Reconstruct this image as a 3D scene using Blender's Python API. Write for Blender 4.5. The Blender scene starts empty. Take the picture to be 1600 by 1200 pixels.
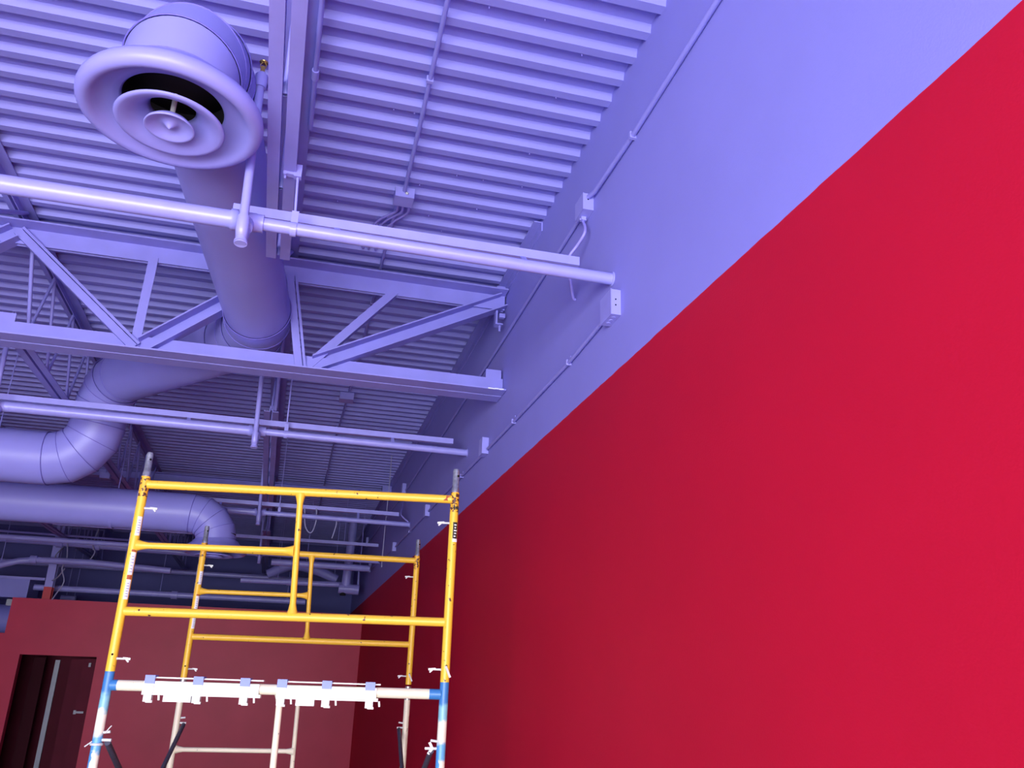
import bpy, bmesh, math, random
from mathutils import Vector, Matrix
random.seed(7)
S = bpy.context.scene
COL = S.collection

# ------------------------------------------------------------------ camera, light, exposure
cam_d = bpy.data.cameras.new('camera')
cam_d.sensor_width = 36.0
cam_d.lens = 29.008
cam_d.clip_start = 0.05
cam = bpy.data.objects.new('camera', cam_d)
COL.objects.link(cam)
_R = Vector((0.96747642, -0.25100083, 0.03143166))
_U = Vector((-0.11355191, -0.31989299, 0.9406245))
_F = Vector((0.22604277, 0.91360115, 0.33799055))
cm = Matrix.Identity(4)
for i in range(3):
    cm[i][0], cm[i][1], cm[i][2] = _R[i], _U[i], -_F[i]
cm[2][3] = 1.85
cam.matrix_world = cm
S.camera = cam

S.view_settings.view_transform = 'Standard'
S.view_settings.look = 'None'
S.view_settings.gamma = 1.0
S.view_settings.use_curve_mapping = False
S.view_settings.exposure = 0.0

world = bpy.data.worlds.new('daylight_sky')
S.world = world
world.use_nodes = True
wn = world.node_tree
wn.nodes['Background'].inputs[0].default_value = (0.62, 0.75, 1.0, 1)
wn.nodes['Background'].inputs[1].default_value = 1.0

def area_light(name, loc, sx, sy, power, color, aim):
    d = bpy.data.lights.new(name, 'AREA')
    d.shape = 'RECTANGLE'
    d.size, d.size_y = sx, sy
    d.energy = power
    d.color = color
    o = bpy.data.objects.new(name, d)
    COL.objects.link(o)
    o.location = loc
    o.rotation_euler = Vector(aim).to_track_quat('-Z', 'Y').to_euler()
    return o

# daylight through the storefront window behind the photographer
area_light('storefront_daylight', (-2.6, -3.95, 1.60), 7.2, 2.9, 1080.0, (0.96, 0.98, 1.0), (0.0, 1.0, 0.0))
# sun falling through the same window onto the floor behind the photographer
sun_d = bpy.data.lights.new('sun', 'SUN')
sun_d.energy = 22.0
sun_d.angle = 0.01
sun_d.color = (1.0, 0.97, 0.93)
sun = bpy.data.objects.new('sun', sun_d)
COL.objects.link(sun)
sun.rotation_euler = Vector((0.10, 0.62, -0.78)).to_track_quat('-Z', 'Y').to_euler()

# ------------------------------------------------------------------ constants (metres)
W = 1.186          # right wall plane
HD = 4.44          # underside of the deck ribs
HR = 3.071         # paint line on the walls
YP = 15.0          # red partition
YB = 18.4          # far wall
YF = -4.0          # storefront wall
XL = -10.0         # left wall

# ------------------------------------------------------------------ materials
def new_mat(name):
    m = bpy.data.materials.new(name)
    m.use_nodes = True
    nt = m.node_tree
    return m, nt, nt.nodes['Principled BSDF']

def N(nt, typ, **kw):
    n = nt.nodes.new(typ)
    for k, v in kw.items():
        setattr(n, k, v)
    return n

def paint(name, col, rough=0.5, spec=0.5, var=0.06, scale=3.0, bump=0.0, bscale=300.0, metal=0.0):
    m, nt, b = new_mat(name)
    tc = N(nt, 'ShaderNodeTexCoord')
    nz = N(nt, 'ShaderNodeTexNoise')
    nz.inputs['Scale'].default_value = scale
    nz.inputs['Detail'].default_value = 4
    nt.links.new(tc.outputs['Object'], nz.inputs['Vector'])
    rp = N(nt, 'ShaderNodeValToRGB')
    rp.color_ramp.elements[0].position = 0.3
    rp.color_ramp.elements[1].position = 0.7
    lo = [max(0, c * (1 - var)) for c in col]
    hi = [min(1, c * (1 + var)) for c in col]
    rp.color_ramp.elements[0].color = (*lo, 1)
    rp.color_ramp.elements[1].color = (*hi, 1)
    nt.links.new(nz.outputs['Fac'], rp.inputs['Fac'])
    nt.links.new(rp.outputs['Color'], b.inputs['Base Color'])
    b.inputs['Roughness'].default_value = rough
    b.inputs['Metallic'].default_value = metal
    b.inputs['Specular IOR Level'].default_value = spec
    if bump > 0:
        n2 = N(nt, 'ShaderNodeTexNoise')
        n2.inputs['Scale'].default_value = bscale
        n2.inputs['Detail'].default_value = 2
        nt.links.new(tc.outputs['Object'], n2.inputs['Vector'])
        bp = N(nt, 'ShaderNodeBump')
        bp.inputs['Strength'].default_value = bump
        bp.inputs['Distance'].default_value = 0.002
        nt.links.new(n2.outputs['Fac'], bp.inputs['Height'])
        nt.links.new(bp.outputs['Normal'], b.inputs['Normal'])
    return m

PURPLE = (0.262, 0.250, 0.70)
RED = (0.475, 0.006, 0.030)

def two_tone(name, low, high, z, rough=0.45, spec=0.5, bump=0.15, bscale=160.0):
    m, nt, b = new_mat(name)
    tc = N(nt, 'ShaderNodeTexCoord')
    sx = N(nt, 'ShaderNodeSeparateXYZ')
    nt.links.new(tc.outputs['Object'], sx.inputs[0])
    nz = N(nt, 'ShaderNodeTexNoise')
    nz.inputs['Scale'].default_value = 9.0
    nt.links.new(tc.outputs['Object'], nz.inputs['Vector'])
    mu = N(nt, 'ShaderNodeMath', operation='MULTIPLY_ADD')
    mu.inputs[1].default_value = 0.008
    nt.links.new(nz.outputs['Fac'], mu.inputs[0])
    nt.links.new(sx.outputs['Z'], mu.inputs[2])
    gt = N(nt, 'ShaderNodeMath', operation='GREATER_THAN')
    gt.inputs[1].default_value = z + 0.004
    nt.links.new(mu.outputs[0], gt.inputs[0])
    mx = N(nt, 'ShaderNodeMix', data_type='RGBA')
    mx.inputs['A'].default_value = (*low, 1)
    mx.inputs['B'].default_value = (*high, 1)
    nt.links.new(gt.outputs[0], mx.inputs['Factor'])
    n3 = N(nt, 'ShaderNodeTexNoise')
    n3.inputs['Scale'].default_value = 2.2
    n3.inputs['Detail'].default_value = 5
    nt.links.new(tc.outputs['Object'], n3.inputs['Vector'])
    mr = N(nt, 'ShaderNodeMapRange')
    mr.inputs['To Min'].default_value = 0.93
    mr.inputs['To Max'].default_value = 1.07
    nt.links.new(n3.outputs['Fac'], mr.inputs['Value'])
    m2 = N(nt, 'ShaderNodeMix', data_type='RGBA', blend_type='MULTIPLY')
    m2.inputs['Factor'].default_value = 1.0
    nt.links.new(mx.outputs['Result'], m2.inputs['A'])
    nt.links.new(mr.outputs['Result'], m2.inputs['B'])
    nt.links.new(m2.outputs['Result'], b.inputs['Base Color'])
    b.inputs['Roughness'].default_value = rough
    b.inputs['Specular IOR Level'].default_value = spec
    n2 = N(nt, 'ShaderNodeTexNoise')
    n2.inputs['Scale'].default_value = bscale
    n2.inputs['Detail'].default_value = 3
    nt.links.new(tc.outputs['Object'], n2.inputs['Vector'])
    bp = N(nt, 'ShaderNodeBump')
    bp.inputs['Strength'].default_value = bump
    bp.inputs['Distance'].default_value = 0.003
    nt.links.new(n2.outputs['Fac'], bp.inputs['Height'])
    nt.links.new(bp.outputs['Normal'], b.inputs['Normal'])
    return m

def chipped(name, col, chip, thr=0.66, scale=38.0, rough=0.38):
    """enamel with small worn chips"""
    m, nt, b = new_mat(name)
    tc = N(nt, 'ShaderNodeTexCoord')
    nz = N(nt, 'ShaderNodeTexNoise')
    nz.inputs['Scale'].default_value = scale
    nz.inputs['Detail'].default_value = 3
    nt.links.new(tc.outputs['Object'], nz.inputs['Vector'])
    big = N(nt, 'ShaderNodeTexNoise')
    big.inputs['Scale'].default_value = 2.6
    nt.links.new(tc.outputs['Object'], big.inputs['Vector'])
    ad = N(nt, 'ShaderNodeMath', operation='MULTIPLY_ADD')
    ad.inputs[1].default_value = 0.25
    nt.links.new(big.outputs['Fac'], ad.inputs[0])
    nt.links.new(nz.outputs['Fac'], ad.inputs[2])
    rp = N(nt, 'ShaderNodeValToRGB')
    rp.color_ramp.elements[0].position = thr + 0.16
    rp.color_ramp.elements[1].position = thr + 0.175
    rp.color_ramp.elements[0].color = (*col, 1)
    rp.color_ramp.elements[1].color = (*chip, 1)
    nt.links.new(ad.outputs[0], rp.inputs['Fac'])
    nt.links.new(rp.outputs['Color'], b.inputs['Base Color'])
    b.inputs['Roughness'].default_value = rough
    return m

def sprayed_white(name):
    """white scaffold enamel with patches of old blue paint by height"""
    m, nt, b = new_mat(name)
    tc = N(nt, 'ShaderNodeTexCoord')
    sx = N(nt, 'ShaderNodeSeparateXYZ')
    nt.links.new(tc.outputs['Object'], sx.inputs[0])
    nz = N(nt, 'ShaderNodeTexNoise')
    nz.inputs['Scale'].default_value = 24.0
    nz.inputs['Detail'].default_value = 3
    nt.links.new(tc.outputs['Object'], nz.inputs['Vector'])
    ad = N(nt, 'ShaderNodeMath', operation='MULTIPLY_ADD')
    ad.inputs[1].default_value = 0.08
    nt.links.new(nz.outputs['Fac'], ad.inputs[0])
    nt.links.new(sx.outputs['Z'], ad.inputs[2])
    mr = N(nt, 'ShaderNodeMapRange')
    mr.inputs['From Min'].default_value = 1.0
    mr.inputs['From Max'].default_value = 2.0
    nt.links.new(ad.outputs[0], mr.inputs['Value'])
    rp = N(nt, 'ShaderNodeValToRGB')
    cr = rp.color_ramp
    white = (0.82, 0.77, 0.64, 1)
    blue = (0.045, 0.20, 0.50, 1)
    teal = (0.22, 0.50, 0.60, 1)
    sky = (0.12, 0.38, 0.66, 1)
    cr.elements[0].position = 0.0
    cr.elements[0].color = white
    cr.elements[1].position = 1.0
    cr.elements[1].color = blue
    for p, c in ((0.50, white), (0.53, white), (0.545, sky), (0.60, sky), (0.625, white), (0.70, white), (0.715, teal), (0.76, teal), (0.785, blue)):
        e = cr.elements.new(p)
        e.color = c
    nt.links.new(mr.outputs['Result'], rp.inputs['Fac'])
    # old blue coat left on the -X side of the legs, lower down
    ge = N(nt, 'ShaderNodeNewGeometry')
    sn = N(nt, 'ShaderNodeSeparateXYZ')
    nt.links.new(ge.outputs['True Normal'], sn.inputs[0])
    nx = N(nt, 'ShaderNodeMath', operation='MULTIPLY_ADD')
    nx.inputs[1].default_value = 0.7
    nt.links.new(nz.outputs['Fac'], nx.inputs[0])
    nt.links.new(sn.outputs['X'], nx.inputs[2])
    lt = N(nt, 'ShaderNodeMath', operation='LESS_THAN')
    lt.inputs[1].default_value = -0.12
    nt.links.new(nx.outputs[0], lt.inputs[0])
    lz = N(nt, 'ShaderNodeMath', operation='LESS_THAN')
    lz.inputs[1].default_value = 1.60
    nt.links.new(ad.outputs[0], lz.inputs[0])
    an = N(nt, 'ShaderNodeMath', operation='MULTIPLY')
    nt.links.new(lt.outputs[0], an.inputs[0])
    nt.links.new(lz.outputs[0], an.inputs[1])
    mx = N(nt, 'ShaderNodeMix', data_type='RGBA')
    mx.inputs['B'].default_value = (0.07, 0.28, 0.62, 1)
    nt.links.new(an.outputs[0], mx.inputs['Factor'])
    nt.links.new(rp.outputs['Color'], mx.inputs['A'])
    nt.links.new(mx.outputs['Result'], b.inputs['Base Color'])
    b.inputs['Roughness'].default_value = 0.4
    return m

M = {}
M['deck'] = paint('lavender_deck_paint', PURPLE, 0.55, 0.35, 0.05, 2.0, 0.05, 120)
M['steel'] = paint('lavender_steel_paint', PURPLE, 0.48, 0.4, 0.06, 6.0, 0.08, 90)
M['duct'] = paint('lavender_duct_paint', PURPLE, 0.42, 0.45, 0.04, 3.0, 0.03, 40)
M['pipe'] = paint('lavender_pipe_paint', (0.30, 0.285, 0.74), 0.34, 0.55, 0.05, 12.0, 0.08, 150)
M['wall'] = two_tone('red_and_lavender_wall_paint', RED, PURPLE, HR, 0.55, 0.12)
M['column'] = two_tone('red_and_lavender_column_paint', RED, PURPLE, 3.04 - 2.2)
M['partition'] = paint('red_partition_paint', (0.49, 0.028, 0.082), 0.42, 0.22, 0.06, 2.0, 0.15, 160)
M['purple_wall'] = paint('lavender_wall_paint', (0.20, 0.20, 0.62), 0.5, 0.4, 0.05, 2.0, 0.1, 160)
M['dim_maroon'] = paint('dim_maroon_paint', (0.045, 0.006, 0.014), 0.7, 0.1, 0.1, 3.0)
M['far_wall'] = paint('shaded_lavender_wall_paint', (0.105, 0.105, 0.36), 0.6, 0.2, 0.05, 2.0)  # same lavender paint, darkened for the weak light reaching the far wall
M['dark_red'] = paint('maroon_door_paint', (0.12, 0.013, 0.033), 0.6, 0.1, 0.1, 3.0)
M['door_metal'] = paint('grey_door_metal', (0.30, 0.33, 0.42), 0.4, 0.5, 0.05, 9.0)
M['floor'] = paint('grey_concrete', (0.42, 0.41, 0.42), 0.7, 0.3, 0.12, 1.4, 0.2, 30)
M['cavity'] = paint('black_duct_liner', (0.012, 0.010, 0.014), 0.8, 0.2, 0.1, 20)
M['seam'] = paint('duct_sealant_line', (0.17, 0.14, 0.55), 0.5, 0.4, 0.05, 20)
M['yellow'] = chipped('yellow_enamel', (0.87, 0.52, 0.045), (0.09, 0.03, 0.015), 0.66, 46.0)
M['rust'] = chipped('rusty_yellow_enamel', (0.84, 0.44, 0.03), (0.10, 0.035, 0.02), 0.50, 60.0)
M['galv'] = paint('galvanised_steel', (0.50, 0.53, 0.54), 0.35, 0.5, 0.25, 60.0, 0.1, 200, 0.75)
M['zinc'] = paint('bright_zinc', (0.62, 0.63, 0.64), 0.35, 0.6, 0.05, 60.0)
M['white_blue'] = sprayed_white('white_enamel_with_blue_patches')
M['white'] = chipped('cream_enamel', (0.82, 0.75, 0.57), (0.25, 0.2, 0.2), 0.70, 30.0)
M['plastic'] = paint('white_plastic', (0.74, 0.74, 0.72), 0.5, 0.4, 0.03, 20)
M['clip'] = paint('pale_blue_clip', (0.15, 0.20, 0.60), 0.4, 0.5, 0.05, 40)
M['sticker'] = paint('white_label', (0.82, 0.82, 0.86), 0.5, 0.3, 0.05, 90)
M['ink'] = paint('black_label', (0.03, 0.03, 0.025), 0.5, 0.3, 0.4, 200)
M['orange'] = paint('rust_red_label_edge', (0.42, 0.10, 0.04), 0.6, 0.3, 0.3, 200)
M['brace'] = paint('dark_worn_brace_steel', (0.055, 0.055, 0.085), 0.5, 0.5, 0.3, 40)
M['hole'] = paint('dark_hole', (0.01, 0.01, 0.01), 0.9, 0.1, 0.0, 5)
M['brass'] = paint('brass', (0.55, 0.40, 0.12), 0.3, 0.6, 0.1, 40, 0, 100, 0.8)
M['cable'] = paint('lavender_cable_paint', (0.30, 0.26, 0.74), 0.45, 0.4, 0.05, 30)
M['grey_cable'] = paint('grey_cable', (0.30, 0.29, 0.50), 0.5, 0.4, 0.05, 30)
M['rubber'] = paint('black_rubber', (0.03, 0.03, 0.03), 0.7, 0.3, 0.1, 30)
M['glass'] = None

def glass_mat():
    m, nt, b = new_mat('clear_window_glass')
    tr = N(nt, 'ShaderNodeBsdfTransparent')
    tr.inputs[0].default_value = (0.93, 0.96, 0.96, 1)
    gl = N(nt, 'ShaderNodeBsdfGlossy')
    gl.inputs['Roughness'].default_value = 0.02
    mx = N(nt, 'ShaderNodeMixShader')
    mx.inputs[0].default_value = 0.06
    nt.links.new(tr.outputs[0], mx.inputs[1])
    nt.links.new(gl.outputs[0], mx.inputs[2])
    nt.links.new(mx.outputs[0], nt.nodes['Material Output'].inputs['Surface'])
    return m
M['glass'] = glass_mat()

# ------------------------------------------------------------------ mesh builder
ORI = {}

def V(*a):
    return Vector(a)

def frame_of(d, up=None):
    d = d.normalized()
    if up is None:
        up = V(0, 0, 1) if abs(d.z) < 0.95 else V(0, 1, 0)
    u = d.cross(up).normalized()
    v = u.cross(d).normalized()
    return d, u, v

class MB:
    def __init__(self):
        self.v, self.f, self.s = [], [], []

    def add(self, verts, faces, smooth=False):
        k = len(self.v)
        self.v += [Vector(p) for p in verts]
        for f in faces:
            self.f.append([i + k for i in f])
            self.s.append(smooth)
        return self

    def box(self, c, size, rz=0.0):
        cx, cy, cz = c
        hx, hy, hz = [s / 2 for s in size]
        ca, sa = math.cos(rz), math.sin(rz)
        P = []
        for z in (-hz, hz):
            for x, y in ((-hx, -hy), (hx, -hy), (hx, hy), (-hx, hy)):
                P.append((cx + x * ca - y * sa, cy + x * sa + y * ca, cz + z))
        return self.add(P, [(0, 1, 2, 3), (4, 5, 6, 7), (0, 1, 5, 4), (1, 2, 6, 5), (2, 3, 7, 6), (3, 0, 4, 7)])

    def span(self, a, b):
        return self.box([(p + q) / 2 for p, q in zip(a, b)], [abs(q - p) for p, q in zip(a, b)])

    def prof(self, p0, p1, pts, up=None):
        p0, p1 = Vector(p0), Vector(p1)
        d, u, v = frame_of(p1 - p0, up)
        n = len(pts)
        P = [p0 + u * a + v * b for a, b in pts] + [p1 + u * a + v * b for a, b in pts]
        F = [(i, (i + 1) % n, (i + 1) % n + n, i + n) for i in range(n)]
        F += [tuple(range(n)), tuple(range(n, 2 * n))]
        return self.add(P, F)

    def bar(self, p0, p1, w, h, up=None):
        return self.prof(p0, p1, [(-w / 2, -h / 2), (w / 2, -h / 2), (w / 2, h / 2), (-w / 2, h / 2)], up)

    def path(self, pts, r, n=12, caps=True):
        pts = [Vector(p) for p in pts]
        m = len(pts)
        rs = r if isinstance(r, (list, tuple)) else [r] * m
        d0 = (pts[1] - pts[0]).normalized()
        _, u, v = frame_of(d0)
        P = []
        for i in range(m):
            if i == 0:
                d = d0
            elif i == m - 1:
                d = (pts[i] - pts[i - 1]).normalized()
            else:
                d = ((pts[i] - pts[i - 1]).normalized() + (pts[i + 1] - pts[i]).normalized())
                d = d.normalized() if d.length > 1e-6 else (pts[i] - pts[i - 1]).normalized()
            u = (u - d * u.dot(d)).normalized()
            v = d.cross(u).normalized()
            for k in range(n):
                a = 2 * math.pi * k / n
                P.append(pts[i] + (u * math.cos(a) + v * math.sin(a)) * rs[i])
        F = []
        for i in range(m - 1):
            for k in range(n):
                a, b = i * n + k, i * n + (k + 1) % n
                F.append((a, b, b + n, a + n))
        self.add(P, F, True)
        if caps:
            self.add(P[:n], [tuple(range(n))])
            self.add(P[-n:], [tuple(range(n))])
        return self

    def lathe(self, prof, o, n=48, smooth=True, axis=None):
        o = Vector(o)
        if axis is None:
            ex, ey, ez = V(1, 0, 0), V(0, 1, 0), V(0, 0, 1)
        else:
            ez, ex, ey = frame_of(Vector(axis))
        P = []
        for r, z in prof:
            for k in range(n):
                a = 2 * math.pi * k / n
                P.append(o + ex * (max(r, 1e-4) * math.cos(a)) + ey * (max(r, 1e-4) * math.sin(a)) + ez * z)
        F = []
        for i in range(len(prof) - 1):
            for k in range(n):
                a, b = i * n + k, i * n + (k + 1) % n
                F.append((a, b, b + n, a + n))
        return self.add(P, F, smooth)

    def mesh(self, name, mat, org):
        me = bpy.data.meshes.new(name)
        me.from_pydata([p - org for p in self.v], [], self.f)
        me.polygons.foreach_set('use_smooth', self.s)
        bm = bmesh.new()
        bm.from_mesh(me)
        bmesh.ops.recalc_face_normals(bm, faces=bm.faces)
        bm.to_mesh(me)
        bm.free()
        me.materials.append(mat)
        me.update()
        return me

    def build(self, name, mat, parent=None, label=None, origin=None):
        org = ORI[parent.name] if parent is not None else Vector(origin or (0, 0, 0))
        o = bpy.data.objects.new(name, self.mesh(name, mat, org))
        COL.objects.link(o)
        if parent is not None:
            o.parent = parent
        else:
            o.location = org
        ORI[o.name] = org.copy()
        if label:
            o['label'] = label
        return o

def thing(name, label, cat, loc, group=None):
    o = bpy.data.objects.new(name, None)
    COL.objects.link(o)
    o.empty_display_size = 0.05
    o.location = loc
    ORI[o.name] = Vector(loc)
    o['label'], o['category'] = label, cat
    if group:
        o['group'] = group
    return o

def tag(o, label, cat, group=None):
    o['label'], o['category'] = label, cat
    if group:
        o['group'] = group
    return o

def structure(o, label=None):
    o['kind'] = 'structure'
    if label:
        o['label'] = label
    return o

def dup(o, off, label=None):
    """copy a thing with its parts and sub-parts"""
    off = Vector(off)
    r = o.copy()
    COL.objects.link(r)
    r.location = o.location + off
    if label:
        r['label'] = label
    for ch in list(o.children):
        c = ch.copy()
        COL.objects.link(c)
        c.parent = r
        for g in list(ch.children):
            d = g.copy()
            COL.objects.link(d)
            d.parent = c
    ORI[r.name] = ORI[o.name] + off
    return r

def angle(a, b, t, su=1, sv=1):
    return [(0, 0), (su * a, 0), (su * a, sv * t), (su * t, sv * t), (su * t, sv * b), (0, sv * b)]

def shift(pts, du, dv):
    return [(a + du, b + dv) for a, b in pts]

# ------------------------------------------------------------------ room shell
structure(MB().span((XL - 0.2, YF - 0.2, -0.2), (W + 0.2, YB + 0.2, 0.0)).build('floor', M['floor']), 'bare grey concrete floor')
structure(MB().span((W, YF - 0.2, 0), (W + 0.2, YB + 0.2, 4.75)).build('wall_right', M['wall']), 'long wall painted red below and lavender above')
structure(MB().span((XL - 0.2, YF - 0.2, 0), (XL, YB + 0.2, 4.75)).build('wall_left', M['wall']))
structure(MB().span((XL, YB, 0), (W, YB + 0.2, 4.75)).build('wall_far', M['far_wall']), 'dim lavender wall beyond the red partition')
# storefront wall behind the photographer, with its window opening
wx0, wx1, wz0, wz1 = -6.3, 1.05, 0.12, 3.2
fw = MB()
fw.span((XL, YF - 0.2, 0), (wx0, YF, 4.75)).span((wx1, YF - 0.2, 0), (W, YF, 4.75))
fw.span((wx0, YF - 0.2, 0), (wx1, YF, wz0)).span((wx0, YF - 0.2, wz1), (wx1, YF, 4.75))
structure(fw.build('wall_front', M['wall']))
win = bpy.data.objects.new('window_1', None)
COL.objects.link(win)
win.location = (wx0, YF, wz0)
ORI['window_1'] = Vector((wx0, YF, wz0))
win['kind'] = 'structure'
wf = MB()
for x in (wx0 + 0.025, -4.2, -2.5, -0.8, wx1 - 0.025):
    wf.span((x - 0.025, YF - 0.14, wz0), (x + 0.025, YF - 0.06, wz1))
for z in (wz0 + 0.025, wz1 - 0.025):
    wf.span((wx0, YF - 0.14, z - 0.025), (wx1, YF - 0.06, z + 0.025))
wf.build('window_frame', M['galv'], win)
MB().span((wx0, YF - 0.105, wz0), (wx1, YF - 0.097, wz1)).build('pane', M['glass'], win)

# red partition across the back, with a lower part and a doorway
pb = MB()
T = 0.14
dx0, dx1, dz1 = -4.03, -2.92, 1.993
pb.span((-4.31, YP, 0), (dx0, YP + T, 2.841))
pb.span((dx1, YP, 0), (W, YP + T, 2.841))
pb.span((dx0, YP, dz1), (dx1, YP + T, 2.841))
pb.span((XL, YP, 0), (-4.31, YP + T, 2.30))
structure(pb.build('wall_back', M['partition']), 'red partition wall with a dark doorway')

# doorway: recess and a standing-open maroon door
dr = bpy.data.objects.new('door_1', None)
COL.objects.link(dr)
dr.location = (dx0, YP, 0)
ORI['door_1'] = Vector((dx0, YP, 0))
dr['kind'] = 'structure'
dr['label'] = 'dark doorway with maroon door standing open'
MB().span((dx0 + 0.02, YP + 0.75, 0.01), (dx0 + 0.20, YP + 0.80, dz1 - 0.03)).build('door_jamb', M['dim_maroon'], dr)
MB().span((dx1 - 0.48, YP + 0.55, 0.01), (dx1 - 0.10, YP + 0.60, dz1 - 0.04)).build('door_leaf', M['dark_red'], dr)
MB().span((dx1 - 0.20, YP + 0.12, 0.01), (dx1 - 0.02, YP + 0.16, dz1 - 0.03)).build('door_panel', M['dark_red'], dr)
MB().span((-3.60, YP + 0.40, 0.01), (-3.53, YP + 0.44, 1.93)).build('door_edge_strip', M['door_metal'], dr, 'pale grey metal strip on the door edge')
h = MB().bar((-3.10, YP + 0.10, 1.17), (-2.98, YP + 0.10, 1.17), 0.03, 0.03)
h.box((-3.11, YP + 0.11, 1.17), (0.035, 0.03, 0.06))
h.build('door_handle', M['door_metal'], dr, 'small grey lever handle')
MB().box((-3.02, YP + 0.10, 1.87), (0.035, 0.03, 0.06)).build('door_closer', M['door_metal'], dr)
# corridor side wall that closes the view through the doorway
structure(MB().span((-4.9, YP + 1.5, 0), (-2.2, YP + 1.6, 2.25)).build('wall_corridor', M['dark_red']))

# ------------------------------------------------------------------ corrugated roof deck
ceil = bpy.data.objects.new('ceiling', None)
COL.objects.link(ceil)
ceil.location = (0, 0, HD)
ORI['ceiling'] = Vector((0, 0, HD))
ceil['kind'] = 'structure'
ceil['label'] = 'corrugated metal roof deck painted lavender'
PITCH = 0.1524
Y0 = 2.4554                      # far bottom edge of a rib
sheet = MB()
prof = []
for k in range(6):
    y = k * PITCH
    prof += [(y - 0.044, 0.0), (y, 0.0), (y + 0.012, 0.038), (y + PITCH - 0.044 - 0.012, 0.038)]
prof.append((6 * PITCH - 0.044, 0.0))
x0, x1 = XL - 0.05, W + 0.02
n = len(prof)
P = [V(x0, p[0], p[1]) for p in prof] + [V(x1, p[0], p[1]) for p in prof]
P += [V(x0, p[0], p[1] + 0.003) for p in prof] + [V(x1, p[0], p[1] + 0.003) for p in prof]
F = [(i, i + 1, i + 1 + n, i + n) for i in range(n - 1)]
F += [(i + 2 * n, i + 1 + 2 * n, i + 1 + 3 * n, i + 3 * n) for i in range(n - 1)]
sheet.add(P, F)
sheet_me = sheet.mesh('deck_sheet', M['deck'], V(0, 0, 0))
k0 = -6
SH = 6 * PITCH
for i in range(-9, 18):
    o = bpy.data.objects.new('deck_sheet', sheet_me)
    COL.objects.link(o)
    o.parent = ceil
    o.location = (0, Y0 + i * SH, 0.0)
# flat roof boards above the deck keep the sky out
MB().span((XL - 0.2, YF - 0.2, HD + 0.06), (W + 0.2, YB + 0.2, HD + 0.16)).build('roof_board', M['deck'], ceil)
# screw tips poking through the deck
for x, y in ((0.50, 2.62), (0.74, 2.62), (0.95, 2.77), (0.93, 3.07), (0.30, 3.38), (0.60, 3.84), (0.75, 3.84), (0.62, 4.45),
             (0.93, 3.53), (0.20, 3.38), (0.42, 3.99), (0.78, 4.14), (0.97, 3.84), (-0.02, 4.30), (0.52, 4.30), (-1.1, 3.0)):
    MB().path([(x, y, HD + 0.036), (x + random.uniform(-.004, .004), y, HD - 0.004)], [0.004, 0.0025], 6).build('screw_tip', M['cable'], ceil)

# steel ledger angle under the deck edge along the right wall
lg = MB().prof((W, 4.16, HD - 0.001), (W, YB, HD - 0.001), [(-0.0, 0), (-0.055, 0), (-0.055, -0.007), (-0.008, -0.007), (-0.008, -0.06), (0, -0.06)])
structure(lg.build('trim_1', M['steel']), 'steel ledger angle under the deck edge')

# ------------------------------------------------------------------ joist girders (run across the room)
def girder(y, x_end, label, panels):
    g = thing('joist_girder', label, 'girder', (x_end, y, 4.355), 'roof girders')
    xl = XL
    t, leg, gap = 0.010, 0.115, 0.010
    for sgn in (1, -1):
        # frame_of for +X: u points to -Y
        top = MB().prof((xl, y, 4.355), (x_end - 0.012, y, 4.355), shift(angle(leg, leg, t, sgn, -1), sgn * gap, 0))
        top.build('chord_angle', M['steel'], g)
        bot = MB().prof((xl, y, 3.622), (x_end - 0.005, y, 3.622), shift(angle(leg, leg, t, sgn, 1), sgn * gap, 0))
        bot.build('chord_angle', M['steel'], g)
    for (xa, za, xb, zb, kind) in panels:
        yy = y
        if kind == 'channel':
            m = MB()
            w_ = 0.10
            pts = [(-0.05, -w_ / 2), (0.05, -w_ / 2), (0.05, -w_ / 2 + 0.009), (-0.04, -w_ / 2 + 0.009), (-0.04, w_ / 2 - 0.009), (0.05, w_ / 2 - 0.009), (0.05, w_ / 2), (-0.05, w_ / 2)]
            m.prof((xa, yy - 0.03, za), (xb, yy - 0.03, zb), [(-p, q) for p, q in pts], V(0, 0, 1))
            m.build('web_member', M['steel'], g)
        elif kind == 'double':
            for off, wd, dp in ((0.012, 0.046, 0.05), (-0.026, 0.016, 0.03)):
                m = MB().prof((xa, yy - 0.03, za), (xb, yy - 0.03, zb), [(off - wd / 2, -dp / 2), (off + wd / 2, -dp / 2), (off + wd / 2, dp / 2), (off - wd / 2, dp / 2)], V(0, -1, 0))
                m.build('web_member', M['steel'], g)
        else:
            w_ = 0.055
            m = MB().prof((xa, yy, za), (xb, yy, zb), [(-w_ / 2, -w_ / 2), (w_ / 2, -w_ / 2), (w_ / 2, -w_ / 2 + 0.006), (-w_ / 2 + 0.006, -w_ / 2 + 0.006), (-w_ / 2 + 0.006, w_ / 2), (-w_ / 2, w_ / 2)])
            m.build('web_member', M['steel'], g)
    return g

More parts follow.
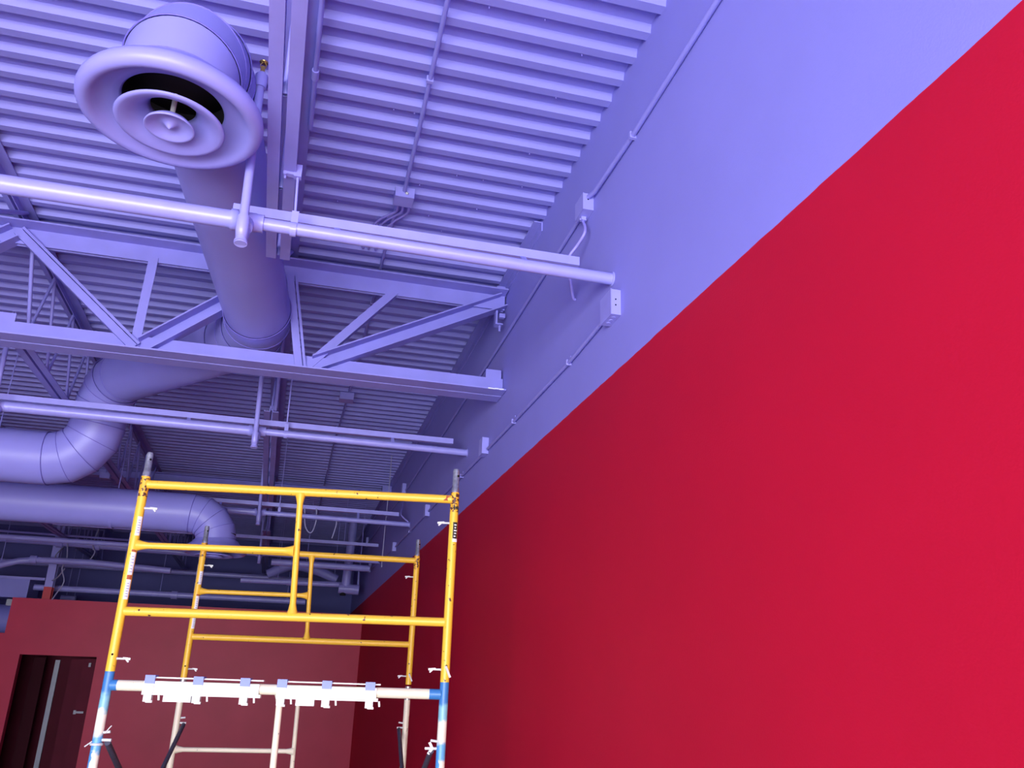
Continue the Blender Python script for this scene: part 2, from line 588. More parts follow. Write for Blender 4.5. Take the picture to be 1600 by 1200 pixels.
pan = [(1.16, 4.30, -0.04, 3.685, 'channel'), (0.42, 4.27, -0.09, 3.665, 'single'), (-0.25, 4.27, -0.125, 3.65, 'double'),
       (-0.33, 4.27, -1.05, 3.67, 'channel'), (-1.09, 4.27, -1.10, 3.67, 'single'), (-1.86, 4.32, -1.09, 3.66, 'double')]
for j in range(3):
    b = -1.86 - 2.35 * j
    pan += [(b - 0.02, 4.30, b - 0.78, 3.67, 'channel'), (b - 0.80, 4.27, b - 0.82, 3.67, 'single'), (b - 1.57, 4.30, b - 0.84, 3.66, 'double'),
            (b - 1.60, 4.3, b - 2.0, 3.67, 'single'), (b - 2.35, 4.3, b - 2.05, 3.67, 'single')]
YG = 5.05
g1 = girder(YG, W, 'steel truss girder crossing the room above the yellow scaffold', pan)
tb = MB().span((1.065, YG - 0.012, 3.70), (1.17, YG - 0.002, 3.80))
tb.build('stabilizer_plate', M['steel'], g1, 'upright plate at the wall end of the bottom chord')
MB().span((-1.86, YG - 0.014, 3.70), (-1.77, YG - 0.004, 3.79)).build('stabilizer_plate', M['steel'], g1)
MB().span((1.12, YG + 0.0, 4.355), (W, YG + 0.10, 4.43)).build('bearing_seat', M['steel'], g1)
bk = MB().span((1.10, YG - 0.09, 4.10), (1.112, YG - 0.03, 4.20)).span((1.112, YG - 0.09, 4.10), (1.15, YG - 0.03, 4.108))
bk.path([(1.135, YG - 0.06, 4.12), (1.135, YG - 0.06, 4.06)], 0.008, 8)
bk.box((1.145, YG - 0.07, 4.17), (0.04, 0.03, 0.03))
bk.build('end_bracket', M['steel'], g1, 'small bolted bracket under the end diagonal')
for x, z, w_ in ((1.075, 3.626, 0.03), (1.10, 3.625, 0.018), (1.118, 3.628, 0.026), (1.143, 3.626, 0.02), (1.158, 3.628, 0.014)):
    MB().box((x, YG - 0.1262, z), (w_, 0.0012, 0.007)).build('paint_chip', M['sticker'], g1, 'bare scraped patch on the chord edge')
YG2 = 11.85
g2 = thing('roof_beam', 'dim steel beam under the deck, just above the top scaffold rail', 'beam', (W, YG2, 4.355))
MB().prof((XL, YG2, 4.355), (W - 0.01, YG2, 4.355), [(-0.07, 0), (0.07, 0), (0.07, -0.012), (0.006, -0.012), (0.006, -0.10), (0.07, -0.10), (0.07, -0.112), (-0.07, -0.112), (-0.07, -0.10), (-0.006, -0.10), (-0.006, -0.012), (-0.07, -0.012)]).build('beam', M['steel'], g2)
MB().span((1.05, YG2 - 0.075, 4.30), (W - 0.003, YG2 + 0.075, 4.43)).build('bearing_seat', M['steel'], g2)

# ------------------------------------------------------------------ bar joists (run along the room)
def jx(y, k):
    return -0.222 - 1.56 * k - 0.0266 * (y - 2.09)

def joist(k, ya, yb, ba, bb, label):
    j = thing('bar_joist', label, 'joist', (jx(ya, k), ya, HD), 'bar joists carrying the roof deck')
    zt, zb = HD - 0.002, 3.77
    for s in (1, -1):
        # frame_of for +Y: u points to +X
        MB().prof((jx(ya, k), ya, zt), (jx(yb, k), yb, zt), shift(angle(0.062, 0.05, 0.006, s, -1), s * 0.009, 0)).build('chord_angle', M['steel'], j)
        MB().prof((jx(ba, k), ba, zb), (jx(bb, k), bb, zb), shift(angle(0.048, 0.05, 0.006, s, 1), s * 0.009, 0)).build('chord_angle', M['steel'], j)
    # zigzag web rods between the two chords
    r = 0.011
    npan = max(2, int(round((bb - ba) / 0.62)))
    st = (bb - ba) / npan
    for i in range(npan):
        a, b = ba + i * st, ba + (i + 1) * st
        mid = (a + b) / 2
        MB().path([(jx(a, k), a, zb + 0.02), (jx(mid, k), mid, zt - 0.025)], r, 8, False).build('web_rod', M['steel'], j)
        MB().path([(jx(mid, k), mid, zt - 0.025), (jx(b, k), b, zb + 0.02)], r, 8, False).build('web_rod', M['steel'], j)
    for a, b in ((ba, ya + 0.08), (bb, yb - 0.08)):
        if abs(a - b) > 0.3:
            MB().path([(jx(a, k) + 0.03, a, zb + 0.02), (jx(b, k) + 0.03, b, zt - 0.02)], 0.013, 8, False).build('end_web', M['steel'], j)
    return j

jl = {0: 'directly above the near round diffuser, first left of the right wall', 1: 'second from the right wall', 2: 'third from the right wall', 3: 'fourth from the right wall', 4: 'fifth from the right wall', 5: 'sixth from the right wall'}
short = {0: 'nearest the right wall', 1: 'second from the right wall', 2: 'third from the right wall', 3: 'fourth from the right wall', 4: 'fifth from the right wall'}
for k in range(5):
    if k > 2:
        continue
    joist(k, YF + 0.05, YG, YF + 0.3, YG - 1.24, 'lavender bar joist %s, in front of the girder' % short[k])
    joist(k, YG, YG2, YG + (1.40 if k == 0 else 0.5), YG2 - (1.2 if k == 0 else 0.5), 'lavender bar joist %s, between the girder and the farther beam' % short[k])
    joist(k, YG2, YB, YG2 + 0.6, YB - 0.3, 'dim bar joist %s, beyond the farther beam' % short[k])

# ------------------------------------------------------------------ round ducts
def gored(pts, bends, D, thingo, first=0.0, npc=4):
    """pts: corner points; bends: fillet radius at inner corners. Straight runs and mitred gores, each its own part."""
    pts = [Vector(p) for p in pts]
    nodes, kinds = [pts[0]], []
    for i in range(1, len(pts) - 1):
        a, b, c = pts[i - 1], pts[i], pts[i + 1]
        d1, d2 = (b - a).normalized(), (c - b).normalized()
        th = d1.angle(d2)
        R = bends[i - 1]
        tl = R * math.tan(th / 2)
        s, e = b - d1 * tl, b + d2 * tl
        nrm = d1.cross(d2).normalized()
        cen = s + nrm.cross(d1).normalized() * R
        npc_i = max(4, int(round(npc * th / (math.pi / 2))))
        nodes.append(s)
        kinds.append('straight')
        for q in range(1, npc_i):
            rot = Matrix.Rotation(th * q / npc_i, 3, nrm)
            nodes.append(cen + rot @ (s - cen))
            kinds.append('gore')
        nodes.append(e)
        kinds.append('gore')
    nodes.append(pts[-1])
    kinds.append('straight')
    n = 48
    dirs = [(nodes[i + 1] - nodes[i]).normalized() for i in range(len(nodes) - 1)]
    planes = [dirs[0]] + [(dirs[i - 1] + dirs[i]).normalized() for i in range(1, len(dirs))] + [dirs[-1]]
    _, u, v = frame_of(dirs[0])
    for i, kd in enumerate(kinds):
        d = dirs[i]
        u = (u - d * u.dot(d)).normalized()
        v = d.cross(u)
        r = D / 2 - (0.0025 if i % 2 else 0.0)
        rings = []
        for e in (0, 1):
            pn, po = planes[i + e], nodes[i + e]
            ring = []
            for k in range(n):
                a = 2 * math.pi * k / n
                q = nodes[i] + (u * math.cos(a) + v * math.sin(a)) * r
                t = (po - q).dot(pn) / d.dot(pn)
                ring.append(q + d * t)
            rings.append(ring)
        m = MB()
        m.add(rings[0] + rings[1], [(k, (k + 1) % n, (k + 1) % n + n, k + n) for k in range(n)], True)
        m.build('duct_section' if kd == 'straight' else 'elbow_gore', M['duct'], thingo)
        if i < len(kinds) - 1:
            bead = [nodes[i + 1] + (p - nodes[i + 1]) * (1 + 0.0035 * 2 / D) for p in rings[1]]
            MB().path(bead + [bead[0]], 0.0026, 6, False).build('seam_bead', M['seam'], thingo)

def diffuser(name, c, k, label):
    """round stepped ceiling diffuser; c centre of outer rim plane, k scale"""
    d = thing(name, label, 'diffuser', c)
    c = Vector(c)
    def L(prof, nm, mat, lab=None):
        MB().lathe([(r * k, z * k) for r, z in prof], c, 64).build(nm, mat, d, lab)
    L([(0.235, 0.120), (0.262, 0.085), (0.300, 0.058), (0.328, 0.040), (0.341, 0.022), (0.345, 0.004), (0.342, -0.014), (0.330, -0.028),
       (0.313, -0.034), (0.297, -0.031), (0.285, -0.020), (0.270, -0.004), (0.248, 0.012), (0.222, 0.022), (0.198, 0.030), (0.188, 0.040), (0.192, 0.050), (0.235, 0.120)], 'outer_ring', M['duct'])
    L([(0.1885, 0.042), (0.200, 0.20)], 'throat', M['cavity'], 'black throat lining')
    L([(0.092, 0.030), (0.112, 0.008), (0.140, -0.018), (0.172, -0.038), (0.194, -0.043), (0.204, -0.049), (0.198, -0.056), (0.184, -0.056), (0.150, -0.040), (0.118, -0.016), (0.094, 0.010), (0.084, 0.030), (0.092, 0.030)], 'middle_cone', M['duct'])
    L([(0.001, -0.070), (0.010, -0.062), (0.028, -0.044), (0.048, -0.042), (0.068, -0.056), (0.084, -0.064), (0.091, -0.068), (0.0935, -0.064), (0.090, -0.056), (0.070, -0.036), (0.040, -0.022), (0.001, -0.018)], 'inner_cone', M['duct'])
    L([(0.001, 0.150), (0.194, 0.150), (0.194, 0.146), (0.001, 0.146)], 'dark_throat_disc', M['cavity'])  # black disc added to close the throat, painting in its darkness
    MB().bar(c + V(-0.045, 0.03, 0.012) * k, c + V(0.035, 0.05, 0.012) * k, 0.035 * k, 0.004 * k).build('damper_lever', M['duct'], d)
    br = MB()
    br.bar(c + V(0.03, 0.19, 0.06) * k, c + V(0.0, 0.0, 0.0) * k, 0.012 * k, 0.012 * k)
    br.path([c + V(0, 0, 0.09) * k, c + V(0, 0, -0.03) * k], 0.010 * k, 10)
    br.path([c + V(0.02, 0.12, 0.02) * k, c + V(0.03, 0.20, 0.085) * k], 0.007 * k, 8)
    br.build('bridge', M['zinc'], d, 'pale metal bridge and spindle')
    return d

du1 = thing('round_duct', 'near round lavender duct bending through the girder to the large diffuser', 'duct', (-0.5, 4.6, 4.05))
RC = V(-0.607, 2.642, 3.682)
gored([(-6.5, 6.93, 3.35), (-1.66, 6.90, 3.35), (-1.63, 6.80, 3.985), (-0.40, 5.28, 3.965), (-0.607, 2.642, 4.05), (-0.607, 2.642, 3.735)],
      [0.31, 0.31, 0.85, 0.265], 0.406, du1)
diffuser('ceiling_diffuser', RC, 0.9, 'large round lavender diffuser hanging at the top of the picture')

du2 = thing('round_duct', 'farther round lavender duct behind the scaffold, turning down at its end', 'duct', (-0.8, 8.5, 3.27))
gored([(-6.5, 8.52, 3.26), (-0.80, 8.5, 3.28), (-0.795, 8.5, 3.0)], [0.25], 0.37, du2)
diffuser('ceiling_diffuser', V(-0.79, 8.5, 2.93), 0.86, 'farther round diffuser half hidden behind the scaffold rung')
# duct hangers (strap and rod)
for x, y, z, D, lb in ((-2.35, 6.92, 3.35, 0.41, 'thin duct hanger strap on the nearer duct at the left edge'), (-1.75, 8.515, 3.27, 0.374, 'thin duct hanger strap on the farther duct left of the scaffold')):
    hg = thing('duct_hanger', lb, 'hanger', (x, y, HD))
    MB().lathe([(D / 2, -0.012), (D / 2 + 0.002, -0.012), (D / 2 + 0.002, 0.012), (D / 2, 0.012), (D / 2, -0.012)], (x, y, z), 40, False, (1, 0, 0)).build('strap', M['duct'], hg)
    MB().path([(x, y, z + D / 2), (x, y, HD)], 0.005, 8).build('rod', M['steel'], hg)

# ------------------------------------------------------------------ sprinkler pipes
def sprinkler_line(y, z, xt, label, near=True, extra=None):
    p = thing('sprinkler_pipe', label, 'pipe', (W, y, z), 'sprinkler branch lines')
    rb, rs = 0.0365, 0.0262
    MB().path([(-6.5, y, z + 0.01), (xt - 0.05, y, z)], rb, 20).build('pipe_run', M['pipe'], p)
    MB().path([(xt + 0.05, y, z), (W - 0.001, y, z - 0.01)], rs, 20).build('pipe_run', M['pipe'], p)
    MB().lathe([(0.026, 0), (0.034, 0), (0.033, 0.004), (0.027, 0.006)], (W - 0.001, y, z - 0.01), 24, True, (-1, 0, 0)).build('escutcheon', M['pipe'], p)
    spots = [xt] + (extra or [])
    for i, x in enumerate(spots):
        t = MB().path([(x - 0.062, y, z), (x - 0.036, y, z), (x - 0.034, y, z), (x + 0.034, y, z), (x + 0.036, y, z), (x + 0.062, y, z)],
                      [0.043, 0.043, 0.038, 0.038, 0.036, 0.036], 20)
        t.path([(x, y, z), (x, y - 0.06, z - 0.06)], 0.030, 16)
        t.build('tee', M['pipe'], p)
        yr = y - 0.105
        e = MB().path([(x, y - 0.04, z - 0.05), (x, y - 0.075, z - 0.10), (x, yr + 0.005, z - 0.128), (x - 0.002, yr - 0.006, z - 0.10), (x - 0.003, yr, z - 0.04)], 0.0235, 16)
        e.path([(x - 0.001, yr + 0.006, z - 0.125), (x - 0.001, yr + 0.004, z - 0.152)], 0.021, 16)
        e.path([(x - 0.001, yr + 0.006, z - 0.142), (x - 0.001, yr + 0.004, z - 0.150)], 0.0255, 16)
        e.build('elbow', M['pipe'], p)
        xe = x - 0.022
        zt = 4.105
        MB().path([(x - 0.003, yr, z - 0.05), (xe, yr, zt)], 0.0172, 16).build('riser', M['pipe'], p)
        MB().path([(xe, yr, zt - 0.03), (xe, yr, zt), (xe, yr, zt + 0.03), (xe, yr, zt + 0.045)], [0.024, 0.026, 0.026, 0.014], 16).build('reducer', M['pipe'], p)
        s = MB().path([(xe, yr, zt + 0.045), (xe, yr, zt + 0.075)], 0.009, 10)
        s.lathe([(0.001, 0.105), (0.016, 0.10), (0.018, 0.098), (0.001, 0.098)], (xe, yr, zt), 16)
        s.path([(xe + 0.009, yr, zt + 0.07), (xe + 0.012, yr, zt + 0.085), (xe + 0.004, yr, zt + 0.10)], 0.002, 6)
        s.path([(xe - 0.009, yr, zt + 0.07), (xe - 0.012, yr, zt + 0.085), (xe - 0.004, yr, zt + 0.10)], 0.002, 6)
        s.build('sprinkler_head', M['brass'] if i == 0 else M['pipe'], p, 'brass upright sprinkler head' if i == 0 else None)
    return p

PL = [(3.032, 3.52, -0.347, 'nearest sprinkler pipe, crossing just below the large diffuser', None),
      (6.18, 3.53, -0.405, 'second sprinkler pipe, behind the girder and above the scaffold', [-2.13]),
      (9.44, 3.50, -0.47, 'third sprinkler pipe, seen under the top scaffold rail', None),
      (12.75, 3.48, -0.55, 'fourth, dim sprinkler pipe seen under the rear scaffold rail', None)]
for y, z, xt, lb, ex in PL:
    sprinkler_line(y, z, xt, lb, True, ex)

# pipe hangers: beam clamp on the joist chord, rod and ring
for y, z, x, lb in ((3.03, 3.515, -0.17, 'pipe hanger with beam clamp on the nearest sprinkler pipe'),
                    (6.18, 3.525, -0.20, 'pipe hanger rod on the second sprinkler pipe'),
                    (9.44, 3.495, -0.27, 'pipe hanger rod on the third sprinkler pipe')):
    zc = 3.775
    hg = thing('pipe_hanger', lb, 'hanger', (x, y, zc))
    top = zc if y < 5 else HD
    MB().path([(x - 0.012, y, top + 0.01), (x, y, z + 0.045)], 0.0055, 8).build('rod', M['pipe'], hg)
    MB().bar((x, y, z + 0.02), (x, y, z + 0.082), 0.028, 0.012).lathe([(0.0268, -0.012), (0.0292, -0.012), (0.0292, 0.012), (0.0268, 0.012), (0.0268, -0.012)], (x, y, z), 24, False, (1, 0, 0)).build('ring', M['pipe'], hg)
    if y < 5:
        c = MB().box((x - 0.012, y, zc + 0.005), (0.030, 0.03, 0.055)).box((x - 0.04, y, zc - 0.008), (0.05, 0.026, 0.016)).box((x - 0.062, y, zc - 0.004), (0.012, 0.03, 0.034))
        c.path([(x - 0.06, y, zc + 0.02), (x - 0.06, y, zc - 0.034)], 0.005, 8)
        c.build('beam_clamp', M['pipe'], hg)

# ------------------------------------------------------------------ strut rails above the pipes
for i, (xa, xb, y, lb) in enumerate(((-0.42, 1.062, 3.135, 'slim square rail just above the nearest sprinkler pipe'),
                           (-3.2, 1.08, 6.26, 'slim square rail just above the second sprinkler pipe'),
                           (-3.2, 1.065, 9.44 + 0.12, 'slim square rail above the third sprinkler pipe'),
                           (-3.2, 1.09, 12.1, 'slim dim rail above the fourth sprinkler pipe'))):
    r = thing('strut_rail', lb, 'rail', (xb, y, 3.62), 'slim rails above the sprinkler pipes')
    z = 3.62
    m = MB().prof((xa, y, z), (xb, y, z), [(-0.021, -0.021), (0.021, -0.021), (0.021, 0.021), (0.008, 0.021), (0.008, 0.017), (0.017, 0.017), (0.017, -0.017), (-0.017, -0.017), (-0.017, 0.017), (-0.008, 0.017), (-0.008, 0.021), (-0.021, 0.021)])
    m.build('channel', M['pipe'], r)
    if i == 3:
        for x in (-2.6, 0.6):
            MB().path([(x, y, z - 0.01), (x, y, HD)], 0.004, 6).build('hanger_rod', M['steel'], r)
    else:
        yp, zp = PL[i][0], PL[i][1]
        for x in ([0.0, 0.8] if i == 0 else [-2.4, -0.9, 0.6]):
            MB().bar((x, yp + 0.02, zp + 0.018), (x, y - 0.015, z - 0.018), 0.025, 0.006).build('pipe_bracket', M['steel'], r)

# ------------------------------------------------------------------ wall conduits, boxes and cables
def conduit(name, pts, r, label, clips, parent_loc, wallside=True):
    c = thing(name, label, 'conduit', parent_loc)
    MB().path(pts, r, 12).build('tube', M['steel'], c)
    for p in clips:
        p = Vector(p)
        k = MB()
        if wallside:
            k.box(p + V(0.002, 0, 0), (r * 2 + 0.010, 0.016, r * 2 + 0.008)).box(p + V(r, 0, 0.022), (0.004, 0.018, 0.03))
        else:
            k.box(p, (r * 2 + 0.010, 0.018, r * 2 + 0.010))
        k.build('strap', M['pipe'], c)
    return c

xw = W - 0.014
conduit('wall_conduit', [(xw, 0.6, 4.075), (xw, 1.985, 4.065), (xw, 2.745, 4.05), (xw - 0.004, 3.20, 4.055), (xw - 0.015, 3.26, 4.06)], 0.0115,
        'conduit high on the wall, from the top edge to its first box', [(xw, 2.745, 4.05), (xw, 1.2, 4.07)], (xw, 2.7, 4.05))
conduit('wall_conduit', [(xw, 3.38, 4.045), (xw, 5.135, 4.019), (xw, 7.386, 3.995), (xw, 9.95, 3.995)], 0.0095,
        'long thin conduit high on the wall, running back past the girder end', [(xw, 6.0, 4.01), (xw, 8.0, 3.995)], (xw, 5.1, 4.02))
conduit('wall_conduit', [(xw, 10.2, 3.998), (xw, 13.0, 4.06), (xw, YB - 0.02, 4.10)], 0.0095,
        'high wall conduit in the dim far corner', [(xw, 12.0, 4.04)], (xw, 12, 4.03))
conduit('wall_conduit', [(xw, 3.07, 3.345), (xw, 3.576, 3.325), (xw, 4.651, 3.335), (xw, 5.38, 3.345)], 0.0095,
        'lower wall conduit leaving the nearest two-screw box', [(xw, 3.60, 3.326), (xw, 4.67, 3.336)], (xw, 4.0, 3.33))
conduit('wall_conduit', [(xw, 5.50, 3.345), (xw, 7.2, 3.375), (xw, 7.93, 3.375)], 0.0095,
        'lower wall conduit beside the right scaffold pin', [(xw, 6.3, 3.36)], (xw, 6.7, 3.36))
conduit('wall_conduit', [(xw, 8.05, 3.375), (xw, 10.15, 3.40), (xw, 10.6, 3.40)], 0.0095,
        'lower wall conduit seen under the top scaffold rail', [(xw, 9.3, 3.39)], (xw, 9.3, 3.39))
conduit('wall_conduit', [(xw, 10.75, 3.40), (xw, 14.1, 3.52)], 0.0095,
        'farthest lower wall conduit, in the dim corner', [(xw, 12.4, 3.46)], (xw, 12.4, 3.46))

def jbox(c, size, label, screws=0, knock=False, group='electrical boxes on the right wall'):
    b = thing('junction_box', label, 'junction box', c, group)
    cx, cy, cz = c
    sx, sy, sz = size
    MB().span((cx - sx / 2, cy - sy / 2, cz - sz / 2), (cx + sx / 2, cy + sy / 2, cz + sz / 2)).build('body', M['pipe'], b)
    MB().span((cx - sx / 2 - 0.003, cy - sy / 2 - 0.002, cz - sz / 2 - 0.002), (cx - sx / 2, cy + sy / 2 + 0.002, cz + sz / 2 + 0.002)).build('cover', M['pipe'], b)
    for i in range(screws):
        MB().path([(cx - 0.002, cy - sy / 2 + 0.001, cz + 0.012 - 0.026 * i), (cx - 0.002, cy - sy / 2 - 0.0015, cz + 0.012 - 0.026 * i)], 0.0035, 8).build('screw_hole', M['hole'], b)
    if knock:
        for i in range(3):
            MB().path([(cx, cy - 0.03 + 0.03 * i, cz - sz / 2 + 0.001), (cx, cy - 0.03 + 0.03 * i, cz - sz / 2 - 0.002)], 0.009, 14).build('knockout', M['pipe'], b)
    return b

jbox((W - 0.027, 3.325, 4.038), (0.052, 0.115, 0.088), 'box high on the wall with the hanging cable below it', 1)
jbox((W - 0.022, 3.00, 3.355), (0.042, 0.125, 0.115), 'near box with two holes just under the nearest pipe end', 2, True)
jbox((W - 0.024, 5.45, 3.375), (0.044, 0.10, 0.115), 'second box on the lower wall conduit, below the girder end', 0)
jbox((W - 0.024, 8.00, 3.385), (0.044, 0.10, 0.11), 'third box on the lower wall conduit, under the right end of the top scaffold rail', 0)
jbox((W - 0.024, 10.68, 3.405), (0.044, 0.10, 0.11), 'fourth box on the lower wall conduit, above the rear scaffold rail', 0)
jbox((W - 0.024, 14.15, 3.54), (0.044, 0.10, 0.14), 'farthest small box on the lower wall conduit, below the rear scaffold rail', 0)
jbox((W - 0.024, 10.1, 4.035), (0.044, 0.11, 0.13), 'farther box on the high wall conduit, behind the top scaffold rail', 0)
jbox((W - 0.024, 15.2, 4.12), (0.044, 0.11, 0.16), 'last box on the high wall conduit, in the dim corner', 0)

def cable(name, pts, r, mat, label, loc, sub=4):
    # Catmull-Rom smoothing
    P = [Vector(p) for p in pts]
    Q = []
    for i in range(len(P) - 1):
        p0, p1, p2, p3 = P[max(i - 1, 0)], P[i], P[i + 1], P[min(i + 2, len(P) - 1)]
        for s in range(sub):
            t = s / sub
            Q.append(0.5 * ((2 * p1) + (p2 - p0) * t + (2 * p0 - 5 * p1 + 4 * p2 - p3) * t * t + (3 * p1 - p0 - 3 * p2 + p3) * t ** 3))
    Q.append(P[-1])
    o = MB().path(Q, r, 8).build(name, mat, None, None, loc)
    return tag(o, label, 'cable')

xc = W - 0.016
cable('flexible_cable', [(xc - 0.012, 3.345, 3.992), (xc - 0.012, 3.34, 3.965), (xc - 0.02, 3.29, 3.905), (xc - 0.03, 3.28, 3.86), (xc - 0.05, 3.33, 3.82), (xc - 0.075, 3.36, 3.78),
                         (xc - 0.08, 3.38, 3.73), (xc - 0.05, 3.42, 3.68), (xc - 0.01, 3.50, 3.637), (xc + 0.008, 3.515, 3.630)], 0.0075, M['cable'],
      'short cable drooping from the high wall box past the nearest pipe', (xc, 3.4, 3.8))
cg = thing('cable_connector', 'small cable clamp under the high wall box', 'connector', (xc - 0.012, 3.345, 3.99))
MB().box((xc - 0.012, 3.345, 3.985), (0.024, 0.024, 0.02)).build('body', M['pipe'], cg)
MB().path([(xc - 0.03, 3.345, 3.982), (xc + 0.004, 3.345, 3.982)], 0.005, 8).build('screw', M['pipe'], cg)
cable('flexible_cable', [(xc, 10.15, 3.96), (xc - 0.03, 9.9, 3.80), (xc - 0.08, 9.58, 3.64), (xc - 0.06, 9.5, 3.58), (xc, 9.45, 3.52)], 0.009, M['cable'],
      'cable drooping from the farther high wall box to the third rail', (xc, 9.7, 3.7))
cable('hanging_wire', [(0.96, 9.9, 4.40), (0.962, 9.9, 4.0), (0.955, 9.9, 3.7), (0.95, 9.9, 3.3), (0.95, 9.9, 3.05)], 0.006, M['grey_cable'],
      'thin wire hanging straight down near the far right wall', (0.96, 9.9, 3.6))

# conduit on the deck, right of the joist, with a junction box and loose cables
zc = HD - 0.014
cc = conduit('deck_conduit', [(0.325, 0.5, zc), (0.326, 2.606, zc), (0.337, 3.354, zc), (0.340, 4.03, zc - 0.012)], 0.011,
             'conduit along the deck from the top edge to the hanging box', [(0.326, 2.2, zc), (0.332, 3.1, zc)], (0.33, 3, zc), False)
conduit('deck_conduit', [(0.318, 4.2, zc), (0.31, 4.84, zc), (0.31, 6.1, zc), (0.288, 7.70, zc)], 0.010,
        'dim deck conduit behind the girder', [(0.31, 5.6, zc), (0.30, 7.0, zc)], (0.31, 6, zc), False)
conduit('deck_conduit', [(0.285, 7.95, zc), (0.25, 9.6, zc), (0.234, 12.4, zc), (0.226, 15.5, zc)], 0.010,
        'dim deck conduit beyond its second box, above the scaffold', [(0.25, 9.0, zc), (0.24, 11, zc)], (0.25, 9.6, zc), False)
dbx = jbox((0.345, 4.085, HD - 0.034), (0.105, 0.105, 0.062), 'box hanging under the deck with a shiny screw and loose cables', 0, False, 'boxes under the deck')
MB().lathe([(0.001, 0.006), (0.006, 0.004), (0.010, 0.0), (0.001, 0.0)], (0.355, 4.031, HD - 0.040), 14, True, (0, -1, 0)).build('screw', M['zinc'], dbx, 'shiny bare screw head')
jbox((0.275, 7.82, HD - 0.04), (0.13, 0.13, 0.07), 'dim box under the deck above the middle of the scaffold', 0, False, 'boxes under the deck')
for i, (dx, lx) in enumerate(((-0.03, -0.13), (0.0, -0.09), (0.035, -0.04))):
    cable('loose_cable', [(0.345 + dx, 4.13, HD - 0.03), (0.350 + dx, 4.19, HD - 0.045), (0.345 + dx, 4.26, HD - 0.035), (0.32 + dx * 0.6 + lx * .5, 4.40, HD - 0.02), (0.29 + lx * .9, 4.62, HD - 0.012), (0.29 + lx * .9, 4.80, HD - 0.01)], 0.0075, M['cable'],
          ('leftmost', 'middle', 'rightmost')[i] + ' of three loose cables behind the box under the deck', (0.33, 4.3, HD))
jbox((-2.13, 9.6, 3.80), (0.10, 0.06, 0.065), 'small pale box between the bend of the near duct and the left scaffold pin', 0, False, 'boxes under the deck')
_b = bpy.data.objects['junction_box.010'] if 'junction_box.010' in bpy.data.objects else None
if _b:
    MB().path([(-2.13, 9.6, 3.83), (-2.13, 9.6, HD)], 0.006, 6).build('hanger_rod', M['steel'], _b)
# slim conduit beside the top chord of the nearest joist
c2 = thing('joist_conduit', 'thin conduit with a coupling beside the nearest bar joist', 'conduit', (-0.16, 2.7, 4.35))
MB().path([(jx(0.5, 0) + 0.075, 0.5, HD - 0.035), (jx(3.6, 0) + 0.075, 3.6, HD - 0.035)], 0.0115, 10).build('tube', M['steel'], c2)
MB().path([(jx(3.16, 0) + 0.075, 3.16, HD - 0.035), (jx(3.22, 0) + 0.075, 3.22, HD - 0.035)], 0.017, 10).build('coupling', M['pipe'], c2)

# ------------------------------------------------------------------ dim services at the back
def longpipe(name, pts, r, label, cat='pipe', mat='pipe', extra=None):
    p = thing(name, label, cat, pts[0])
    MB().path(pts, r, 14).build('pipe_run', M[mat], p)
    a, b = Vector(pts[0]), Vector(pts[-1])
    for t in (0.35, 0.9):
        j = min(int(t * (len(pts) - 1)), len(pts) - 2)
        q = Vector(pts[j]).lerp(Vector(pts[j + 1]), t * (len(pts) - 1) - j)
        MB().path([q, V(q.x, q.y, HD)], 0.006, 6).build('hanger_rod', M['steel'], p)
    for q in (extra or []):
        q = Vector(q)
        MB().path([q - V(0.05, 0, 0), q + V(0.05, 0, 0)], r * 1.35, 14).build('coupling', M[mat], p)
    return p

longpipe('back_pipe', [(-6.5, 14.8, 3.73), (-3.98, 14.8, 3.715), (-1.2, 14.8, 3.67)], 0.055, 'thick dim pipe high above the red partition', extra=[(-3.75, 14.8, 3.71), (-3.2, 14.8, 3.70)])
longpipe('back_pipe', [(-6.0, 14.2, 2.9), (-4.75, 14.5, 3.10), (-4.50, 14.6, 3.28), (-4.25, 14.7, 3.38), (-4.0, 14.7, 3.41), (-3.2, 14.7, 3.415), (-2.0, 14.7, 3.36)], 0.05, 'dim pipe bending down at the left edge above the partition', extra=[(-4.05, 14.7, 3.41)])
longpipe('back_pipe', [(-4.2, 15.6, 3.06), (-1.4, 15.6, 3.05), (0.2, 15.6, 3.05)], 0.05, 'dim pipe just above the partition top, behind the column', extra=[(-2.0, 15.6, 3.05)])
longpipe('back_pipe', [(-6.5, 16.5, 3.55), (0.3, 16.5, 3.52)], 0.045, 'faint pipe against the far wall, higher of two')
longpipe('back_pipe', [(-4.15, 17.2, 3.02), (-3.9, 17.2, 3.02)], 0.05, 'short faint pipe stub left of the column')
longpipe('back_rod', [(-6.5, 14.6, 3.83), (-2.2, 14.6, 3.79)], 0.018, 'thin dim rod above the thick back pipe', 'rod', 'steel')
longpipe('main_pipe', [(-0.9, 14.8, 3.29), (0.80, 14.8, 3.305)], 0.045, 'dim main pipe crossing behind the rear scaffold post', extra=[(-0.1, 14.8, 3.30)])
mp = thing('riser_pipe', 'thick vertical pipe with a stub end in the far right corner', 'pipe', (0.83, 14.8, 3.3))
MB().path([(0.87, 14.8, 4.40), (0.835, 14.8, 3.28)], 0.075, 18).build('riser', M['pipe'], mp)
MB().path([(0.72, 14.8, 3.245), (1.06, 14.8, 3.235)], 0.085, 18).build('stub', M['pipe'], mp)
MB().path([(0.80, 14.8, 3.24), (0.80, 14.8, 3.13)], 0.05, 14).build('drain', M['cavity'], mp)
longpipe('back_pipe', [(-0.4, 13.4, 3.45), (1.10, 13.4, 3.44)], 0.05, 'dim pipe below the fourth sprinkler pipe near the wall')
